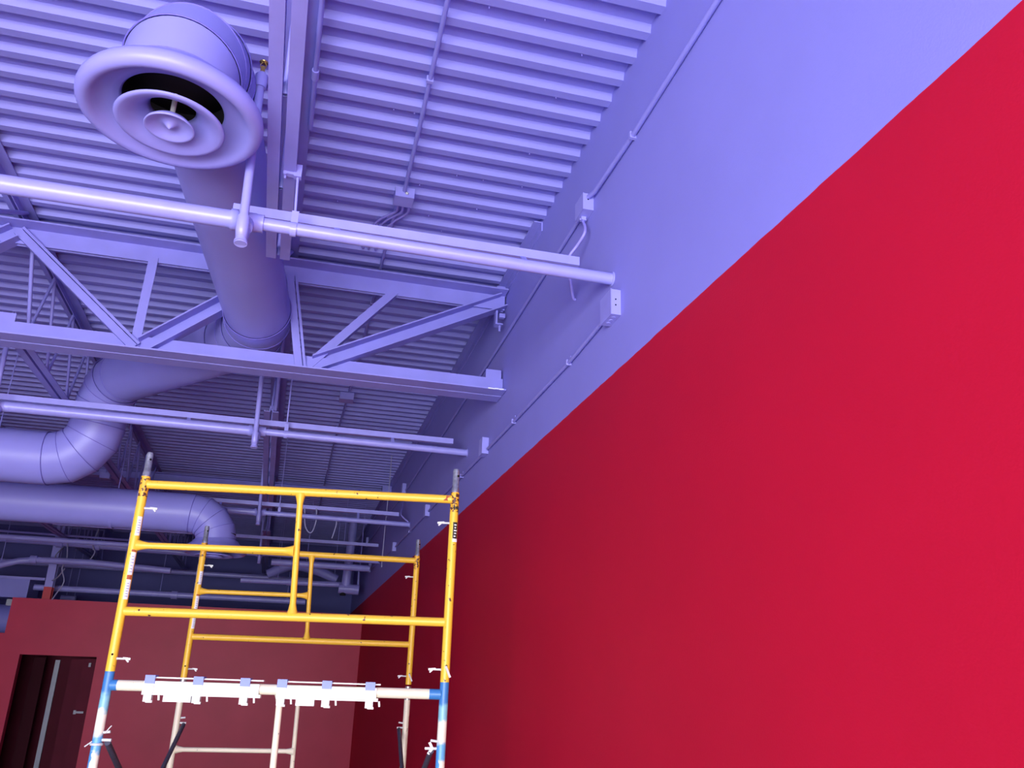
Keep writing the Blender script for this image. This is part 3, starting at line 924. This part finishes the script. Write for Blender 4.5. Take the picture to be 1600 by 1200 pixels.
longpipe('back_pipe', [(0.30, 15.0, 3.62), (1.05, 15.0, 3.60), (1.06, 15.0, 3.25)], 0.02, 'thin dim pipe over the corner riser, bent down at its end')

# flexible duct glimpsed between the scaffold posts
fx = cable('flexible_duct', [(-0.5, 15.6, 3.5), (-0.1, 15.5, 3.66), (0.3, 15.4, 3.60), (0.7, 15.4, 3.45)], 0.09, M['duct'], 'pale flexible duct glimpsed behind the rear scaffold post', (0, 15.5, 3.5))
fx['category'] = 'duct'

# steel column with its red base standing behind the partition
col = thing('steel_column', 'lavender steel column with a red painted foot above the partition', 'column', (-3.87, 15.2, 2.2))
MB().prof((-3.87, 15.2, 2.2), (-3.87, 15.2, HD), [(-0.06, -0.06), (0.06, -0.06), (0.06, -0.05), (0.006, -0.05), (0.006, 0.05), (0.06, 0.05), (0.06, 0.06), (-0.06, 0.06), (-0.06, 0.05), (-0.006, 0.05), (-0.006, -0.05), (-0.06, -0.05)], V(0, 1, 0)).build('shaft', M['column'], col)
MB().span((-3.93, 15.130, 2.842), (-3.81, 15.140, 3.40)).build('cover_plate', M['column'], col)
gs = MB().add([(-3.93, 15.12, 3.38), (-3.81, 15.12, 3.38), (-3.81, 15.12, 3.62), (-3.85, 15.12, 3.62), (-3.93, 15.14, 3.38), (-3.81, 15.14, 3.38), (-3.81, 15.14, 3.62), (-3.85, 15.14, 3.62)],
              [(0, 1, 2, 3), (4, 5, 6, 7), (0, 1, 5, 4), (1, 2, 6, 5), (2, 3, 7, 6), (3, 0, 4, 7)])
gs.build('gusset', M['column'], col)
# boxy duct, plinth and drum to the left of the partition's tall part
bx = thing('rectangular_duct', 'boxy lavender duct at the left edge above the partition', 'duct', (-4.5, 15.4, 3.0))
MB().span((-6.0, 15.3, 2.86), (-4.20, 15.9, 3.15)).build('body', M['purple_wall'], bx)
MB().span((-6.0, 15.28, 3.15), (-3.98, 15.32, 3.19)).build('flange', M['steel'], bx)
tk = thing('storage_tank', 'grey blue drum behind the low part of the partition', 'tank', (-4.6, 15.7, 2.3))
MB().path([(-6.0, 15.7, 2.51), (-4.10, 15.7, 2.51)], 0.255, 32).build('body', M['purple_wall'], tk)
MB().span((-4.52, 15.45, 2.74), (-4.25, 15.9, 2.84)).build('lid', M['door_metal'], tk)
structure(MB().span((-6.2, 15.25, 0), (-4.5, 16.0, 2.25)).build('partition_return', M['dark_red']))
# loops of loose wire by the column
cable('wire_loop', [(-3.68, 14.75, 3.82), (-3.62, 14.7, 3.70), (-3.58, 14.7, 3.45), (-3.62, 14.7, 3.30), (-3.55, 14.7, 3.10), (-3.62, 14.7, 2.92), (-3.68, 14.75, 2.82)], 0.010, M['grey_cable'], 'thin wire loop drooping to the partition top beside the column', (-3.6, 14.7, 3.3))
cable('wire_loop', [(-3.76, 15.1, 3.68), (-3.80, 14.9, 3.52), (-3.74, 14.8, 3.42), (-3.66, 14.7, 3.40)], 0.010, M['grey_cable'], 'short curved wire just right of the column', (-3.7, 14.9, 3.5))
cable('wire_loop', [(-3.58, 14.7, 3.30), (-3.66, 14.8, 3.20), (-3.74, 14.9, 3.14), (-3.82, 15.1, 3.14)], 0.010, M['grey_cable'], 'wire loop curling back to the column below the pipe', (-3.7, 14.8, 3.2))
cable('wire_loop', [(-3.20, 14.7, 3.95), (-3.24, 14.7, 3.70), (-3.19, 14.7, 3.58), (-3.25, 14.7, 3.44)], 0.010, M['grey_cable'], 'wire dangling between the column and the left scaffold leg', (-3.2, 14.7, 3.6))
cable('wire_loop', [(0.00, 9.54, 3.61), (0.03, 9.52, 3.40), (0.10, 9.52, 3.33), (0.14, 9.52, 3.46), (0.13, 9.54, 3.61)], 0.008, M['grey_cable'], 'loop of wire hanging under the third rail', (0.1, 9.0, 3.5))
cable('hanging_wire', [(0.36, 9.46, 3.50), (0.362, 9.44, 3.42), (0.33, 9.43, 3.27)], 0.007, M['grey_cable'], 'short wire end dangling below the third sprinkler pipe', (0.33, 9.2, 3.5))

# ------------------------------------------------------------------ rolling scaffold
sc = thing('scaffold', 'yellow and white rolling frame scaffold standing beside the red wall', 'scaffold', (0.04, 5.2, 0))
FA, FB = V(-0.773, 4.311, 0), V(0.731, 4.079, 0)
RA, RB = V(-0.662, 6.30, 0), V(0.857, 6.234, 0)

def on(A, B, s, z):
    return A + (B - A) * s + V(0, 0, z)

def patch(mb, p0, p1, r, a0, a1, n=6):
    """curved label hugging a tube; angles measured from -Y toward +X"""
    p0, p1 = Vector(p0), Vector(p1)
    P = []
    for p in (p0, p1):
        for k in range(n + 1):
            a = a0 + (a1 - a0) * k / n
            P.append(p + V(math.sin(a), -math.cos(a), 0) * r)
    m = n + 1
    return mb.add(P, [(k, k + 1, k + 1 + m, k + m) for k in range(n)], True)

def holder(name, label=None):
    o = bpy.data.objects.new(name, None)
    COL.objects.link(o)
    o.parent = sc
    o.empty_display_size = 0.05
    ORI[o.name] = ORI['scaffold'].copy()
    if label:
        o['label'] = label
    return o

def flare(p0, p1, r, e0=True, e1=True):
    """thin tube with flattened flared weld ends"""
    p0, p1 = Vector(p0), Vector(p1)
    d = (p1 - p0)
    L = d.length
    d = d / L
    pts, rs = [p0], [r * (1.9 if e0 else 1)]
    for t, k in ((0.022, 1.35), (0.05, 1.0)):
        pts.append(p0 + d * t)
        rs.append(r * (k if e0 else 1))
    for t, k in ((0.05, 1.0), (0.022, 1.35)):
        pts.append(p1 - d * t)
        rs.append(r * (k if e1 else 1))
    pts.append(p1)
    rs.append(r * (1.9 if e1 else 1))
    return MB().path(pts, rs, 12)

def lock_pin(A, B, s, z, side, par, tilt=-0.012):
    """galvanised stud with gravity latch pointing inward"""
    a = on(A, B, s, z)
    d = (B - A).normalized() * side
    m = MB().path([a + d * 0.018, a + d * 0.024, a + d * 0.060], [0.010, 0.005, 0.005], 8)
    m.bar(a + d * 0.046 + V(0, 0, 0.002), a + d * 0.080 + V(0, 0, -0.001), 0.006, 0.010)
    m.bar(a + d * 0.062 + V(0, 0, -0.003), a + d * 0.074 + V(0, 0, -0.014), 0.006, 0.007)
    m.build('lock_pin', M['zinc'], par)

def upper_frame(A, B, dz, front):
    f = holder('upper_frame', 'yellow frame stacked on the %s white frame' % ('front' if front else 'rear'))
    zt, zb = 2.737 + dz, 1.832 + dz
    R_ = 0.0215
    for s in (0, 1):
        MB().path([on(A, B, s, zb), on(A, B, s, zt - 0.10)], R_, 20).build('leg', M['yellow'], f)
        MB().path([on(A, B, s, zt - 0.10), on(A, B, s, zt)], R_ + 0.0003, 20).build('leg_head', M['rust'], f)
        # coupling pin with collar and hole
        pr = 0.0165
        MB().path([on(A, B, s, zt - 0.004), on(A, B, s, zt + 0.024), on(A, B, s, zt + 0.026), on(A, B, s, zt + 0.110), on(A, B, s, zt + 0.122)], [0.0185, 0.0185, pr, pr, pr * 0.8], 16).build('coupling_pin', M['galv'], f)
        h = on(A, B, s, zt + 0.085)
        MB().path([h + V(0.009, -pr + 0.003, 0), h + V(0.009, -pr - 0.001, 0)], 0.0052, 10).build('pin_hole', M['hole'], f)
        lock_pin(A, B, s, 2.582 + dz, 1 if s == 0 else -1, f)
        lock_pin(A, B, s, 1.888 + dz, 1 if s == 0 else -1, f)
        hh = on(A, B, s, 1.905 + dz)
        MB().path([hh + V(0, -0.0205, 0), hh + V(0, -0.0222, 0)], 0.005, 10).build('bolt_hole', M['hole'], f)
    e = 0.0215 / (B - A).length
    MB().path([on(A, B, e * 0.7, 2.700 + dz), on(A, B, 1 - e * 0.7, 2.703 + dz)], 0.0208, 20).build('top_rail', M['yellow'], f)
    MB().path([on(A, B, e * 0.7, 2.098 + dz), on(A, B, 1 - e * 0.7, 2.104 + dz)], 0.0208, 20).build('bottom_rail', M['yellow'], f)
    flare(on(A, B, e * .8, 2.403 + dz), on(A, B, 0.497, 2.410 + dz), 0.0155).build('rung', M['yellow'], f)
    flare(on(A, B, 0.496, 2.690 + dz), on(A, B, 0.514, 2.112 + dz), 0.0150).build('post', M['yellow'], f)
    # latch on the right leg foot
    lt = on(A, B, 1, 1.888 + dz)
    MB().bar(lt + V(-0.004, -0.024, 0.016), lt + V(0.020, -0.022, -0.034), 0.007, 0.010).build('gravity_latch', M['zinc'], f)
    # labels
    if True:
        r2 = R_ + 0.0012
        a0, a1 = 0.05, 1.05
        for z0, z1 in ((2.447, 2.538), (2.262, 2.368), (2.150, 2.240)):
            patch(MB(), on(A, B, 0, z0 + dz), on(A, B, 0, z1 + dz), r2, a0, a1).build('label_sticker', M['sticker'], f, 'white printed label')
            ln = MB()
            for q in range(6):
                zz = z0 + dz + 0.012 + q * (z1 - z0 - 0.02) / 6
                patch(ln, on(A, B, 0, zz), on(A, B, 0, zz + 0.0035), r2 + 0.0006, 0.25, 0.85 - 0.08 * (q % 3), 4)
            ln.build('label_print', M['grey_cable'], f)
        patch(MB(), on(A, B, 0, 2.241 + dz), on(A, B, 0, 2.261 + dz), r2, a0, a1).build('label_band', M['orange'], f, 'rust red band between two white labels')
        patch(MB(), on(A, B, 0, 2.370 + dz), on(A, B, 0, 2.380 + dz), r2, a0, a1).build('label_band', M['orange'], f)
        for z0, z1 in ((2.47, 2.585), (2.40, 2.46), (2.62, 2.66)):
            patch(MB(), on(A, B, 0, z0 + dz), on(A, B, 0, z1 + dz), r2, -1.6, -1.05, 3).build('peeling_label', M['sticker'], f)
    if front:
        r2 = R_ + 0.0012
        patch(MB(), on(A, B, 1, 2.500 + dz), on(A, B, 1, 2.585 + dz), r2, -0.25, 0.85).build('black_sticker', M['ink'], f, 'torn black sticker with scraped white scrawl')
        sq = MB()
        for q in range(5):
            z = 2.512 + dz + q * 0.014
            patch(sq, on(A, B, 1, z), on(A, B, 1, z + 0.006), r2 + 0.0008, 0.0 + 0.1 * (q % 2), 0.45 + 0.12 * (q % 3), 3)
        sq.build('sticker_scrawl', M['sticker'], f)
        patch(MB(), on(A, B, 1, 2.487 + dz), on(A, B, 1, 2.503 + dz), r2 + 0.001, -0.2, 0.95).build('torn_paper', M['sticker'], f)
        # black marker squiggle near the head of the right leg
        w = MB()
        pts = []
        for q in range(17):
            a = -0.45 + 1.2 * q / 16
            z = 2.655 + dz + 0.010 * math.sin(q * 1.9) + 0.004 * (q / 16)
            pts.append(on(A, B, 1, z) + V(math.sin(a), -math.cos(a), 0) * (R_ + 0.0008))
        w.path(pts, 0.0022, 6)
        w.build('marker_scrawl', M['ink'], f)
        ch = on(A, B, 0.972, 2.703 + dz)
        patch(MB(), ch + V(-0.006, 0, -0.012), ch + V(0.010, 0, 0.014), 0.0214, -0.6, 0.6).build('rust_chip', M['orange'], f)
    return f

def lower_frame(A, B, dz, front):
    f = holder('lower_frame', 'white enamelled frame with blue patches, %s of the scaffold' % ('front' if front else 'rear'))
    zt, zb = 1.832 + dz, 0.26
    R_ = 0.0213
    for s in (0, 1):
        if front:
            MB().path([on(A, B, s, zb), on(A, B, s, zt)], R_, 20).build('leg', M['white_blue'], f)
        else:
            MB().path([on(A, B, s, zb), on(A, B, s, zt - 0.09)], R_, 20).build('leg', M['white'], f)
            MB().path([on(A, B, s, zt - 0.09), on(A, B, s, zt)], R_, 20).build('leg_head', M['galv'], f, 'grey worn leg head')
    e = 0.0215 / (B - A).length
    hd = MB()
    MB().path([on(A, B, e * .7, 1.774 + dz), on(A, B, 0.05, 1.774 + dz), on(A, B, 0.95, 1.778 + dz), on(A, B, 1 - e * .7, 1.778 + dz)], 0.0232, 20).build('top_rail', M['white'], f)
    if front:
        MB().path([on(A, B, 0.955, 1.778 + dz), on(A, B, 1 - e * .7, 1.778 + dz)], 0.0236, 20).build('rail_end', M['white_blue'], f)
        MB().path([on(A, B, e * .7, 1.774 + dz), on(A, B, 0.030, 1.774 + dz)], 0.0236, 20).build('rail_end', M['white_blue'], f)
    MB().path([on(A, B, e * .7, 0.50), on(A, B, 1 - e * .7, 0.50)], 0.0208, 20).build('bottom_rail', M['white'], f)
    for z in (1.398, 1.02, 0.72):
        flare(on(A, B, e * .8, z + dz), on(A, B, 0.5075 + (1.76 - z) * 0.0104, z + dz), 0.0150).build('rung', M['white'], f)
    flare(on(A, B, 0.507, 1.760 + dz), on(A, B, 0.520, 0.515), 0.0150).build('post', M['white'], f)
    # casters
    for s in (0, 1):
        c = on(A, B, s, 0)
        MB().path([c + V(0, 0, 0.18), c + V(0, 0, 0.30)], 0.016, 12).build('caster_stem', M['galv'], f)
        fk = MB().box(c + V(0.02, 0, 0.185), (0.08, 0.055, 0.008)).box(c + V(0.03, 0.027, 0.14), (0.04, 0.005, 0.10)).box(c + V(0.03, -0.027, 0.14), (0.04, 0.005, 0.10))
        fk.build('caster_fork', M['galv'], f)
        MB().lathe([(0.02, -0.02), (0.095, -0.02), (0.10, -0.014), (0.10, 0.014), (0.095, 0.02), (0.02, 0.02)], c + V(0.03, 0, 0.10), 28, True, (0, 1, 0)).build('caster_wheel', M['rubber'], f)
    # brace studs
    for s, sd in ((0, 1), (1, -1)):
        z = 1.545 + (dz if front else -0.03)
        a = on(A, B, s, z)
        d = (B - A).normalized() * sd
        st = MB().path([a + d * 0.015, a + d * 0.060], 0.0065, 10)
        st.path([a + d * 0.018 + V(0, 0, 0.03), a + d * 0.050 + V(0, 0, 0.034)], 0.006, 8)
        st.build('brace_stud', M['zinc'], f)
        if front and s == 1:
            wg = MB()
            b = a + d * 0.040
            wg.bar(b, b + d * 0.014 + V(0, 0, 0.026), 0.006, 0.012)
            wg.bar(b, b + d * 0.018 + V(0, 0, -0.024), 0.006, 0.012)
            wg.bar(b, b + d * 0.034, 0.010, 0.010)
            wg.build('wing_nut', M['zinc'], f)
        if front and s == 0:
            MB().lathe([(0.022, -0.005), (0.028, -0.005), (0.028, 0.005), (0.022, 0.005), (0.022, -0.005)], on(A, B, s, z - 0.018), 24).build('clamp_ring', M['zinc'], f)
            MB().path([a + V(-0.018, -0.012, -0.006), a + V(-0.044, -0.02, -0.028)], 0.003, 6).build('wire_tie', M['zinc'], f)
            MB().path([a + d * 0.03 + V(0, -0.01, 0.03), a + d * 0.052 + V(0, -0.01, 0.060)], 0.0025, 6).build('wire_tie', M['zinc'], f)
    return f

upper_frame(FA, FB, 0.0, True)
lower_frame(FA, FB, 0.0, True)
upper_frame(RA, RB, -0.033, False)
lower_frame(RA, RB, -0.045, False)
# cross braces, pinned inside the legs
br = holder('cross_braces', 'dark worn tubular cross braces')
dF, dR = (FB - FA).normalized(), (RB - RA).normalized()
for s, sd in ((0, 1), (1, -1)):
    fa = on(FA, FB, s, 1.535) + dF * 0.045 * sd
    ra = on(RA, RB, s, 1.505) + dR * 0.045 * sd
    fl = on(FA, FB, s, 0.66) + dF * 0.040 * sd
    rl = on(RA, RB, s, 0.66) + dR * 0.060 * sd
    MB().path([fa, rl], 0.0135, 12).build('brace', M['brace'], br)
    MB().path([ra, fl], 0.0135, 12).build('brace', M['brace'], br)

# slotted white strips clipped to the white front crossbar
def clip_strip(s0, s1, clips, label):
    t = thing('clip_strip', label, 'clip strip', on(FA, FB, s0, 1.776), 'white strips clipped on the scaffold crossbar')
    d = (FB - FA).normalized()
    nrm = V(d.y, -d.x, 0)        # toward the camera
    up = V(0, 0, 1)
    def pt(s, off, z):
        return on(FA, FB, s, 1.776 + z) + nrm * off
    MB().bar(pt(s0 + 0.012, 0.004, 0.036), pt(s1, 0.004, 0.036), 0.030, 0.006).build('top_flange', M['plastic'], t)
    MB().bar(pt(s0 + 0.004, 0.027, -0.002), pt(s1 - 0.01, 0.027, -0.002), 0.005, 0.046).build('face', M['plastic'], t)
    MB().bar(pt(s0 + 0.002, 0.012, -0.031), pt(s1 - 0.004, 0.012, -0.031), 0.034, 0.014).build('bottom_flange', M['plastic'], t)
    w = 0.044
    L = (FB - FA).length
    for i, c in enumerate(clips):
        h = w / 2 / L
        k = MB()
        k.bar(pt(c - h, 0.010, 0.041), pt(c + h, 0.010, 0.041), 0.048, 0.010)
        k.bar(pt(c - h, 0.0325, 0.027), pt(c + h, 0.0325, 0.027), 0.006, 0.034)
        k.build('clip', M['clip'], t, 'pale blue clip')
        MB().bar(pt(c - h * .95, 0.0315, -0.008), pt(c + h * .95, 0.0315, -0.008), 0.005, 0.050).build('clip_face', M['plastic'], t)
        q = MB().bar(pt(c - h * 0.8, 0.020, -0.052), pt(c + h * 0.8, 0.020, -0.052), 0.026, 0.030)
        q.bar(pt(c - h * 0.3, 0.022, -0.066), pt(c + h * 1.0, 0.022, -0.066), 0.014, 0.010)
        q.build('clip_foot', M['plastic'], t)
        hk = MB().bar(pt(c + h * 2.0, 0.016, -0.036), pt(c + h * 2.0 + 0.002, 0.016, -0.060), 0.008, 0.010)
        hk.build('hook', M['plastic'], t)
    b = clips[0]
    MB().bar(pt(b + 0.045, 0.016, -0.050), pt(b + 0.125 if s1 - s0 > 0.33 else b + 0.10, 0.016, -0.050), 0.030, 0.030).build('tab', M['plastic'], t)
    return t

clip_strip(0.105, 0.455, (0.126, 0.266, 0.403), 'left one of two white slotted strips clipped on the scaffold crossbar')
clip_strip(0.495, 0.805, (0.512, 0.645, 0.775), 'right one of two white slotted strips clipped on the scaffold crossbar')
